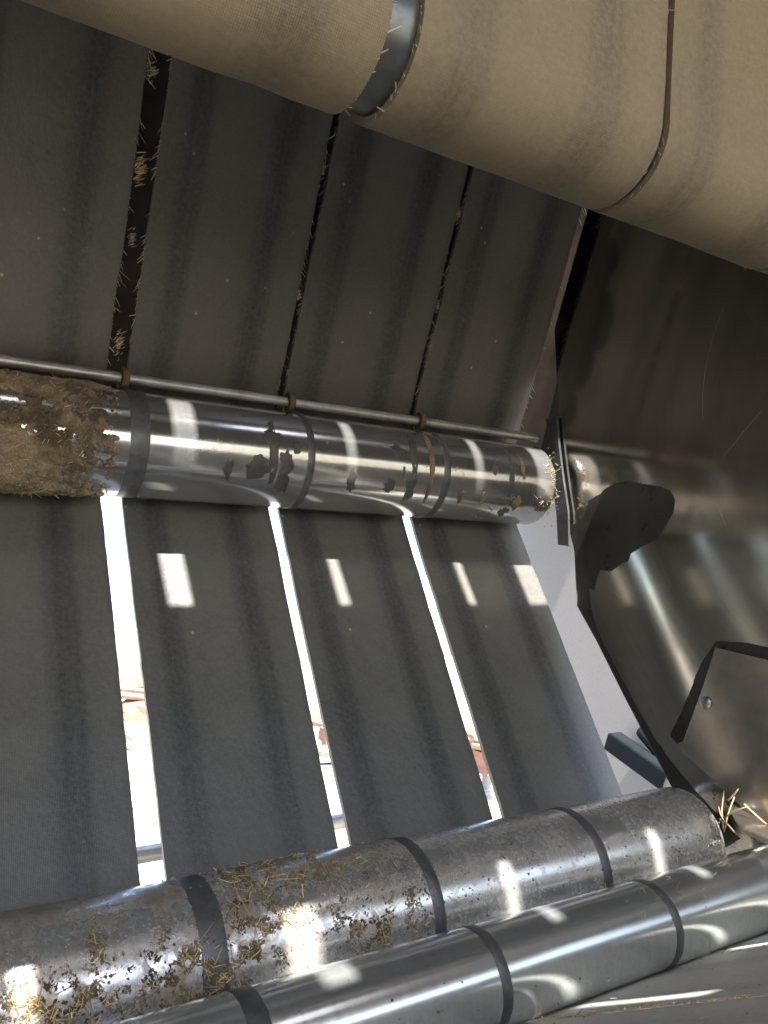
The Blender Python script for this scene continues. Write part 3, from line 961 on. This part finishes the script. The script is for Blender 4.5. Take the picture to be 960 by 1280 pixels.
# dirt and hay on the lower roller, where the photograph has it
def dirt(parent, c, r, blobs, n, seed, strawp=0.3, mat='gold'):
    rnd_ = random.Random(seed)
    b1 = bmesh.new(); b2 = bmesh.new()
    wsum = [b_[4] for b_ in blobs]
    for _ in range(n):
        px, py, sx, sy, wt = rnd_.choices(blobs, wsum)[0]
        # clumped
        x, y = rnd_.gauss(px, sx), rnd_.gauss(py, sy)
        if mnoise.noise(Vector((x * 0.055, y * 0.055, seed))) + 0.5 * mnoise.noise(Vector((x * 0.16, y * 0.16, seed))) < 0.02: continue
        X, a = spot(x, y, c, r)
        p, n_ = on_cyl(c, r, X, a)
        nn = n_ + Vector((rnd_.uniform(-.25, .25), rnd_.uniform(-.25, .25), rnd_.uniform(-.25, .25)))
        if rnd_.random() > strawp: chip(b1, p, nn, rnd_.uniform(0.0005, 0.0024), rnd_.uniform(0.0004, 0.0018))
        else:
            d = n_.cross(Vector((rnd_.uniform(-1, 1), rnd_.uniform(-1, 1), rnd_.uniform(-1, 1)))) + n_ * 0.12
            sliver(b2, p + n_ * 0.0012, d, 0.0025 + 0.005 * rnd_.expovariate(1.0), rnd_.uniform(0.0003, 0.0007))
    obj('dirt_fleck', b1, MAT[mat], parent, kind='stuff')
    obj('hay_bit', b2, MAT['straw'], parent, kind='stuff')
dirt(low, LOW, RL, [(350, 1088, 55, 14, 3.0), (330, 1155, 22, 28, 2.6), (395, 1110, 25, 25, 1.0), (455, 1160, 28, 16, 2.2), (235, 1195, 28, 18, 1.8), (180, 1240, 60, 18, 1.8), (40, 1262, 40, 12, 2.6), (120, 1180, 8, 18, 0.5),
                    (510, 1120, 14, 22, 0.9), (300, 1120, 12, 20, 0.8), (80, 1245, 30, 12, 1.2), (260, 1225, 30, 14, 1.2), (420, 1080, 40, 12, .8), (320, 1200, 12, 16, 1.0)], 15000, 31, 0.13)
dirt(low, LOW, RL, [(700, 1080, 90, 30, 1.5), (830, 1040, 25, 28, 2.0), (640, 1090, 80, 25, 1), (890, 1040, 6, 30, 1.2), (540, 1130, 40, 25, 1)], 700, 32, 0.04, 'flake')
dirt(mid, MID, RM, [(655, 600, 28, 26, 3), (690, 600, 5, 28, 3), (560, 585, 30, 25, 0.7), (630, 640, 25, 6, 1.5)], 700, 33, 0.12)
dirt(fro, FRO, RF, [(560, 1240, 160, 30, 1), (850, 1110, 60, 25, 1)], 160, 34, 0.3)

# ------------------------------------------------------------------ rod with guide collars above the middle roller
RA = math.radians(10.15); RR = 1.362
rod_c = (RR * math.cos(RA), RR * math.sin(RA))
t = thing('guide_rod', (0.45, rod_c[0], rod_c[1]), 'thin steel rod with small collars running above the middle roller', 'rod')
o = obj('bar', lathe([(-0.33, 0.0), (-0.33, 0.0092), (1.238, 0.0092), (1.24, 0.007), (1.24, 0.0)], rod_c[0], rod_c[1], 24), MAT['rod'], t); smooth_by_angle(o)
for px, py in ((155, 472), (362, 502), (524, 529)):
    d = sight(px, py); X = d.x * RR / math.hypot(d.y, d.z)
    b_ = lathe([(X - 0.006, 0.0095), (X - 0.006, 0.0165), (X - 0.0045, 0.018), (X + 0.0045, 0.018), (X + 0.006, 0.0165), (X + 0.006, 0.0095)], rod_c[0], rod_c[1], 32)
    o = obj('collar', b_, MAT['rusty'], t); smooth_by_angle(o)
    # tongue that hangs from the collar behind the roller
    b_ = box((X - 0.004, rod_c[0] + 0.022, rod_c[1] - 0.012), (0.012, 0.030, 0.008), bevel=0.001)
    obj('tongue', b_, MAT['rusty'], t)

# bearing bracket at the right end of the middle roller
bpts = wall_pts([(684, 524), (697, 521), (701, 560), (706, 600), (712, 640), (713, 683), (699, 681), (697, 640), (692, 600)], 1.264)
o = obj('bearing_bracket', slab_poly([(z, y) for z, y in bpts], 1.259, 1.265, 0.001), MAT['bracket'], origin=(1.262, bpts[6][0], bpts[6][1]))
tag(o, 'black steel strip standing at the right end of the middle roller', 'bracket')

# ------------------------------------------------------------------ things seen through the slits and beside the belts
CA = math.radians(-22.2); CR = 1.78
b_ = lathe([(-0.5, 0.0), (-0.5, 0.017), (1.455, 0.017), (1.455, 0.0)], CR * math.cos(CA), CR * math.sin(CA), 32)
o = obj('cross_tube', b_, MAT['rod'], origin=(0.4, CR * math.cos(CA), CR * math.sin(CA))); smooth_by_angle(o)
tag(o, 'dark round cross tube glimpsed low through the slits of light', 'tube')

# small round hole in the pale sheet
hp = at_x(698, 671, 1.4595)
b_ = lathe([(1.4592, 0.0), (1.4592, 0.0035), (1.461, 0.0035)], hp.y, hp.z, 16)
hole = obj('bolt_hole', b_, MAT['bracket'], sheet_thing)

# dark box beam and pale plate low beside the belt edge
def beam(name, a, b, wz, wy, mat, label, cat, bevel=0.003):
    a, b = Vector(a), Vector(b)
    d = b - a; q = d.to_track_quat('X', 'Z').to_matrix()
    bm_ = box((a + b) / 2, (d.length, wz, wy), q, bevel)
    o_ = obj(name, bm_, mat, origin=tuple((a + b) / 2)); tag(o_, label, cat); return o_
p0, p1 = at_x(765, 925, 1.41), at_x(835, 975, 1.41)
beam('box_beam', p0, p1, 0.042, 0.04, MAT['dark'], 'dark blue grey box beam below the pale sheet beside the belt edge', 'beam')
p0, p1 = at_x(800, 910, 1.44), at_x(838, 955, 1.44)
beam('hose', p0, p1, 0.03, 0.03, MAT['dark'], 'dark grey bar lying against the pale sheet above the box beam', 'bar', 0.012)
gp = wall_pts([(798, 990), (838, 950), (852, 990), (835, 1015), (805, 1015)], 1.405)
o = obj('corner_plate', slab_poly(gp, 1.400, 1.410, 0.001), MAT['pale'], origin=(1.405, gp[0][0], gp[0][1]))
tag(o, 'small pale corner plate just above the scuffed roller, under the dark beam', 'plate')

# bent flange at the foot of the wall
b_ = bmesh.new()
fa = at_x(905, 1000, 1.262); fb = at_x(962, 1030, 1.262); fc = at_x(985, 1065, 1.20); fd = at_x(925, 1035, 1.20)
vs = [b_.verts.new(v) for v in (fa, fb, fc, fd)]
f = b_.faces.new(vs)
r_ = bmesh.ops.extrude_face_region(b_, geom=[f])
bmesh.ops.translate(b_, verts=[v for v in r_['geom'] if isinstance(v, bmesh.types.BMVert)], vec=(0, -0.002, -0.005))
bmesh.ops.recalc_face_normals(b_, faces=b_.faces)
o = obj('bent_flange', b_, MAT['plate'], origin=tuple(fd)); tag(o, 'bent steel flange at the foot of the wall behind the straw', 'flange')

# straw stalks caught at the end of the lower roller
for i, (a, b) in enumerate([((904, 1036), (905, 988)), ((905, 1040), (918, 996)), ((906, 1022), (935, 1008)), ((909, 1030), (922, 1044)), ((906, 1028), (898, 1008)), ((910, 1000), (923, 986)), ((930, 1005), (958, 1030))]):
    XA = 1.20 if i < 5 else 1.235
    pa, pb = at_x(a[0], a[1], XA), at_x(b[0], b[1], XA + random.uniform(0.0, 0.02))
    b_ = bmesh.new()
    mid_p = (pa + pb) / 2 + Vector((random.uniform(-.002, .002), random.uniform(-.003, .003), random.uniform(-.003, .003)))
    tube(b_, [pa, (pa + mid_p) / 2, mid_p, (mid_p + pb) / 2, pb], [0.0015, 0.0014, 0.0013, 0.0012, 0.0007], 6)
    o = obj('straw_stalk', b_, MAT['straw'], origin=tuple(pa), smooth=True)
    tag(o, 'dry straw stalk sticking out at the right end of the scuffed roller', 'straw', 'straw stalks at the roller end')

# loose hay lying along the slits of the front belts
rnd = random.Random(77)
bs = bmesh.new()
upn = Vector((0, -math.cos(math.radians(A_F)), -math.sin(math.radians(A_F))))
for _ in range(700):
    k = rnd.random()
    along = rnd.uniform(0.0, 0.55)
    if k < 0.82:
        X = rnd.choice((0.698, 0.698, 1.020, 0.375)) + rnd.gauss(0, 0.004)
        if mnoise.noise(Vector((along * 16, X * 3, 2))) < -0.05: continue
    else: X = rnd.uniform(0.3, 1.22)
    p = Vector((X, pF[0] - along * rd[0], pF[1] - along * rd[1])) + upn * rnd.uniform(0.0, 0.0025)
    d = Vector((rnd.uniform(-.6, .6), rd[0], rd[1])) * rnd.choice((1, -1)) + upn * rnd.uniform(-.05, .2)
    if rnd.random() < 0.7: sliver(bs, p, d, rnd.uniform(0.003, 0.013), rnd.uniform(0.0003, 0.0007))
    else: chip(bs, p, upn, rnd.uniform(0.0006, 0.002), 0.0008)
o = obj('loose_hay', bs, MAT['straw'], origin=(0.7, 0.55, -0.5)); tag(o, 'loose bits of hay caught along the slits of the grey belts', kind='stuff')

# tufts of fuzz and hay hanging in the slits of the upper belts
nU = Vector((0, math.cos(math.radians(a_up)), math.sin(math.radians(a_up))))
cU = nU.y * pU[0] + nU.z * pU[1]
for i, (px, py, w_, n_, lab) in enumerate([(176, 215, 0.012, 70, 'pale straw tuft across the widest upper slit, near its middle'), (190, 90, 0.008, 35, 'thin straw tuft at the top of the widest upper slit'),
                                           (150, 432, 0.009, 45, 'brown straw tuft low in the widest upper slit just above the rod'), (166, 300, 0.007, 35, 'small straw tuft on the edge of the widest upper slit, below the pale one'),
                                           (374, 372, 0.006, 40, 'straw tuft low in the middle upper slit'), (404, 215, 0.005, 30, 'straw tuft high in the middle upper slit'),
                                           (573, 268, 0.007, 45, 'straw tuft high in the right hand upper slit'), (547, 384, 0.006, 40, 'straw tuft low in the right hand upper slit')]):
    d = sight(px, py); t_ = (cU + 0.004) / (nU.y * d.y + nU.z * d.z); c0 = d * t_
    bs = bmesh.new(); rt = random.Random(i + 50)
    main = Vector((0.75, -0.2, 0.62)) if i % 3 else Vector((0.8, -0.15, 0.45))
    for _ in range(n_):
        p = c0 + Vector((rt.gauss(-w_ * 0.5, w_ * 0.35), rt.uniform(-.003, .003), rt.gauss(0, w_ * 1.1)))
        sliver(bs, p, main + Vector((rt.uniform(-.35, .35), rt.uniform(-.3, .3), rt.uniform(-.4, .4))), rt.uniform(0.5, 1.5) * w_, rt.uniform(0.0003, 0.0008))
    o = obj('straw_tuft', bs, MAT['straw'] if i % 2 == 0 else MAT['fibre'], origin=tuple(c0)); tag(o, lab, 'straw', 'straw tufts in the upper slits')

# straw wisp stuck on a belt
bs = bmesh.new()
c0 = sight(628, 412); c0 = c0 * (1.412 / math.hypot(c0.y, c0.z))
for _ in range(9):
    d = Vector((random.uniform(-1, 1), random.uniform(-.2, .2), random.uniform(-1, 1)))
    sliver(bs, c0 + Vector((random.uniform(-.004, .004), -0.001, random.uniform(-.004, .004))), d, random.uniform(0.006, 0.013), 0.0005)
o = obj('straw_wisp', bs, MAT['straw'], origin=tuple(c0)); tag(o, 'tiny tuft of straw stuck on the upper belt near the right wall', 'straw')

# ------------------------------------------------------------------ rubble outside, glimpsed through the slits
def ground_at(px, py):
    d = ROT @ sight(px, py)
    return ORIGIN + d * (-ORIGIN.z / d.z)

def rubble(kind, loc, size, rot, label, cat, group, mat, seed):
    b_ = bmesh.new()
    bmesh.ops.create_cube(b_, size=1.0)
    bmesh.ops.subdivide_edges(b_, edges=list(b_.edges), cuts=2, use_grid_fill=True)
    for v in b_.verts:
        v.co += Vector((mnoise.noise(v.co * 2 + Vector((seed, 0, 0))), mnoise.noise(v.co * 2 + Vector((0, seed, 0))), mnoise.noise(v.co * 2 + Vector((0, 0, seed))))) * 0.10
        v.co = Vector((v.co.x * size[0], v.co.y * size[1], v.co.z * size[2]))
    me_ = bpy.data.meshes.new(kind); b_.to_mesh(me_); b_.free(); me_.materials.append(mat)
    o_ = bpy.data.objects.new(kind, me_); col.objects.link(o_)
    o_.location = loc; o_.rotation_euler = rot
    tag(o_, label, cat, group); return o_
g1 = ground_at(180, 932); g2 = ground_at(422, 950); g3 = ground_at(628, 992)
pxm = lambda g: (g - ORIGIN).length / 1000.0
for gi, (g, lab, hpx) in enumerate(((g1, 'widest', 85), (g2, 'middle', 58), (g3, 'rightmost', 72))):
    s = pxm(g)
    H = hpx * s
    rot = (0, 0, 0.6 + gi * 0.2)
    rubble('concrete_slab', g + Vector((0, 0, H * 0.16)), (30 * s * 3, H * 0.5, H * 0.3), (0.1, 0.05, rot[2]), 'grey concrete slab at the foot of the rubble seen through the %s slit' % lab, 'slab', 'rubble outside', MAT['slab'], gi + 1)
    rubble('brick_block', g + Vector((0.1 * H, 0.3 * H, H * 0.42)), (26 * s * 2.6, H * 0.5, H * 0.34), (0.2, -0.12, rot[2] + 0.4), 'red brown brick block on the slab seen through the %s slit' % lab, 'block', 'rubble outside', MAT['brick'], gi + 4)
    rubble('old_board', g + Vector((0, 0.45 * H, H * 0.70)), (40 * s * 3, H * 0.5, H * 0.13), (0.25, 0.12, rot[2]), 'weathered board across the rubble seen through the %s slit' % lab, 'board', 'rubble outside', MAT['board'], gi + 8)
    rubble('brick_block', g + Vector((-0.1 * H, 0.7 * H, H * 0.86)), (30 * s * 2, H * 0.4, H * 0.22), (-0.1, 0.05, rot[2] - 0.3), 'red brown brick topping the rubble seen through the %s slit' % lab, 'block', 'rubble outside', MAT['brick'], gi + 12)

# bookkeeping property is not part of the scene
for o in bpy.data.objects:
    if 'org' in o: del o['org']
